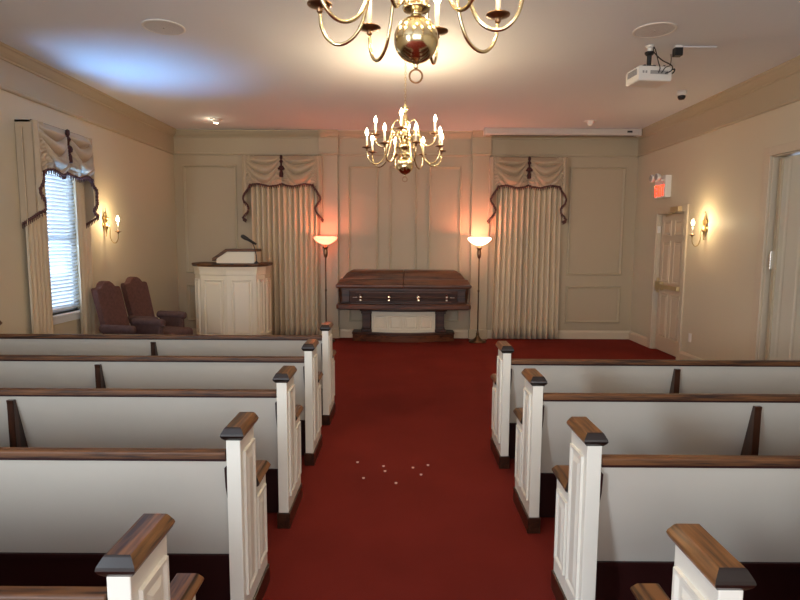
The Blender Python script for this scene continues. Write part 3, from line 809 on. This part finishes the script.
# ------------------------------------------------------------------ ceiling fittings
def speaker(label, x, y):
    r = thing('ceiling_speaker', label, 'speaker', (x, y, ZC), 0, 'round ceiling speakers')
    link('rim', lathe(B(), [(.168, 0), (.17, -.006), (.16, -.010), (.15, -.008), (.15, 0)], n=40), WHITEP, r, smooth=False)
    link('grille', lathe(B(), [(.15, -.002), (.149, -.007), (.02, -.009), (.004, -.009)], n=40), SPK, r)
    link('screw', lathe(B(), [(.008, -.008), (.007, -.012), (.002, -.013)], n=10), GREYP, r)
    return r
SPK = mat('speaker_grille', (.68, .65, .62), .6, bump=.6, bscale=500)
speaker('round flush ceiling speaker at the left, near the blue light patch', -1.96, 4.79)
speaker('round flush ceiling speaker at the right, above the projector', 2.075, 4.80)
def downlight(label, x, y, on):
    r = thing('ceiling_spotlight', label, 'light', (x, y, ZC), 0, 'small round ceiling spotlights')
    link('trim_ring', lathe(B(), [(.085, 0), (.088, -.008), (.07, -.016), (.055, -.014), (.05, -.002)], n=28), WHITEP, r, smooth=True)
    bm = lathe(B(), [(.052, .0), (.05, -.02), (.04, -.05), (.03, -.058)], n=20)
    link('eyeball', bm, WHITEP, r, smooth=True)
    lens = mat('spot_lens_on' if on else 'spot_lens', (.9, .85, .75), .3, emit=(1, .82, .55), estr=18 if on else .15)
    link('lens', lathe(B(), [(.029, -.0575), (.02, -.062), (.002, -.064)], n=16), lens, r)
    if on:
        l = bpy.data.lights.new('spot_lamp', 'POINT'); l.energy = .35; l.color = (1, .85, .6); l.shadow_soft_size = .02
        lo = bpy.data.objects.new('spot_lamp', l); COL.objects.link(lo); lo.parent = r; lo.location = (-.05, 0, -.095)
    return r
downlight('lit small ceiling spotlight at the left, above the pulpit', -2.68, 8.28, True)
downlight('small ceiling spotlight at the right, in front of the screen case', 2.72, 8.28, False)
dc = thing('dome_camera', 'small white and black dome camera on the ceiling behind the projector', 'camera', (3.24, 6.68, ZC))
link('housing', lathe(B(), [(.055, 0), (.055, -.03), (.05, -.045), (.04, -.05)], n=24), WHITEP, dc, smooth=True)
link('dome', lathe(B(), [(.042, -.048), (.042, -.065), (.03, -.088), (.004, -.094)], n=24), BLACKP, dc, smooth=True)
# rolled-up projection screen
sx0, sx1 = 1.27, 3.68
scn = thing('projection_screen', 'long white rolled-up projection screen case along the far ceiling', 'screen', ((sx0+sx1)/2, 8.84, ZC))
hw = (sx1-sx0)/2
link('case', prism(B(), [(-.055, -.005), (.055, -.005), (.055, -.085), (.035, -.105), (-.035, -.105), (-.055, -.085)], 0, -hw+.03, hw-.03), SCREENM, scn, bevel=.004)
for s in (-1, 1): link('end_cap', box(B(), s*(hw-.015)-.018, s*(hw-.015)+.018, -.062, .062, -.112, 0), SCREENM, scn, bevel=.006)
link('slot', box(B(), -hw+.1, hw-.1, -.008, .008, -.109, -.104), BLACKP, scn)
link('motor_label', box(B(), hw-.22, hw-.14, -.0575, -.0545, -.065, -.035), BLACKP, scn)

# ------------------------------------------------------------------ projector
pj = thing('projector', 'white ceiling-mounted projector with black mount and looped cables', 'projector', (2.205, 5.18, 3.085), radians(6)); pj.scale = (.9, .9, 1)
link('housing', loft(B(), [[(x*sx, y*sx, z) for x, y in ((-.17, -.125), (.17, -.125), (.17, .125), (-.17, .125))] for sx, z in ((.96, -.075), (1, -.06), (1, .025), (.95, .052))]), WHITEP, pj, bevel=.006)
link('lens', lathe(B(), [(.045, .118), (.045, .15), (.035, .155), (.03, .145), (.004, .14)], (.08, 0, 0), 18, 'y'), BLACKP, pj)
bm = B()
for i in range(7): box(bm, -.176, -.169, -.09+i*.026, -.076+i*.026, -.02, .03)
link('vent', bm, GREYP, pj)
link('port_panel', box(box(box(B(), -.13, -.115, -.130, -.123, -.012, .008), -.10, -.085, -.130, -.123, -.012, .008), -.05, .13, -.130, -.123, -.018, .012), GREYP, pj)
bm = B(); box(bm, -.14, .14, -.018, .018, .052, .066); box(bm, -.018, .018, -.10, .10, .052, .066); box(bm, -.11, -.09, -.11, .11, .05, .064); box(bm, .09, .11, -.11, .11, .05, .064)
mt = link('mount', bm, BLACKP, pj, bevel=.003)
link('mount_post', lathe(B(), [(.03, .06), (.034, .08), (.022, .09), (.022, .17), (.034, .175), (.045, .19), (.045, .20), (.03, .205)], n=18), BLACKP, pj)
link('ceiling_plate', lathe(B(), [(.022, .20), (.022, .235), (.04, .245), (.045, .2625)], n=20), WHITEP, pj)
bm = B()
tube(bm, crom([(.03, -.13, -.005), (.02, -.17, .02), (.03, -.12, .08), (.05, -.06, .14), (.04, -.03, .22), (.03, 0, .255)], 6), .005, 6)
tube(bm, crom([(.10, -.13, -.01), (.13, -.18, .0), (.15, -.15, .05), (.10, -.06, .12), (.05, 0, .2), (.04, 0, .255)], 6), .005, 6)
tube(bm, crom([(.06, -.13, -.01), (.08, -.16, .03), (.15, -.12, .06), (.20, -.05, .13), (.225, .0, .19)], 6), .004, 6)
tube(bm, crom([(.16, -.1, .02), (.20, -.12, .03), (.21, -.08, .01), (.15, -.10, -.01)], 6), .006, 6)
link('cable', bm, BLACKP, pj)
cb = thing('cable_box', 'black power box on the ceiling beside the projector, fed by a thin conduit', 'box', (2.45, 5.17, ZC))
link('box', box(B(), -.035, .035, -.03, .03, -.09, -.02), BLACKP, cb, bevel=.004)
link('plate', box(B(), -.03, .03, -.025, .025, -.02, 0), WHITEP, cb)
link('conduit', tube(B(), [(.03, 0, -.008), (.34, 0, -.008)], .006, 6), CEIL, cb)

# ------------------------------------------------------------------ small pale specks on the carpet
pt = [(-.305, 3.893), (-.244, 3.622), (-.115, 3.825), (-.102, 3.739), (-.024, 3.547), (.094, 3.802), (.147, 3.684), (.202, 3.848)]
first = None
for i, (x, y) in enumerate(pt):
    if first is None:
        bm = lathe(B(), [(.002, .004), (.005, .002), (.008, .004), (.010, .009), (.008, .007), (.005, .005), (.002, .006)], n=10)
        first = link('speck', bm, SPECK, smooth=True); o = first; first['group'] = 'pale specks on the aisle carpet'
    else:
        o = first.copy(); COL.objects.link(o)
    o.location = (x, y, 0); o.rotation_euler = (0, 0, i*1.1)
    where = ['leftmost of the specks', 'left speck, a little nearer the camera', 'upper one of the close pair', 'lower one of the close pair', 'the one nearest the camera',
             'right of centre, furthest but two', 'right side, in front of two others', 'rightmost of the specks'][i]
    tag(o, 'tiny pale speck on the red aisle carpet, '+where, 'speck')
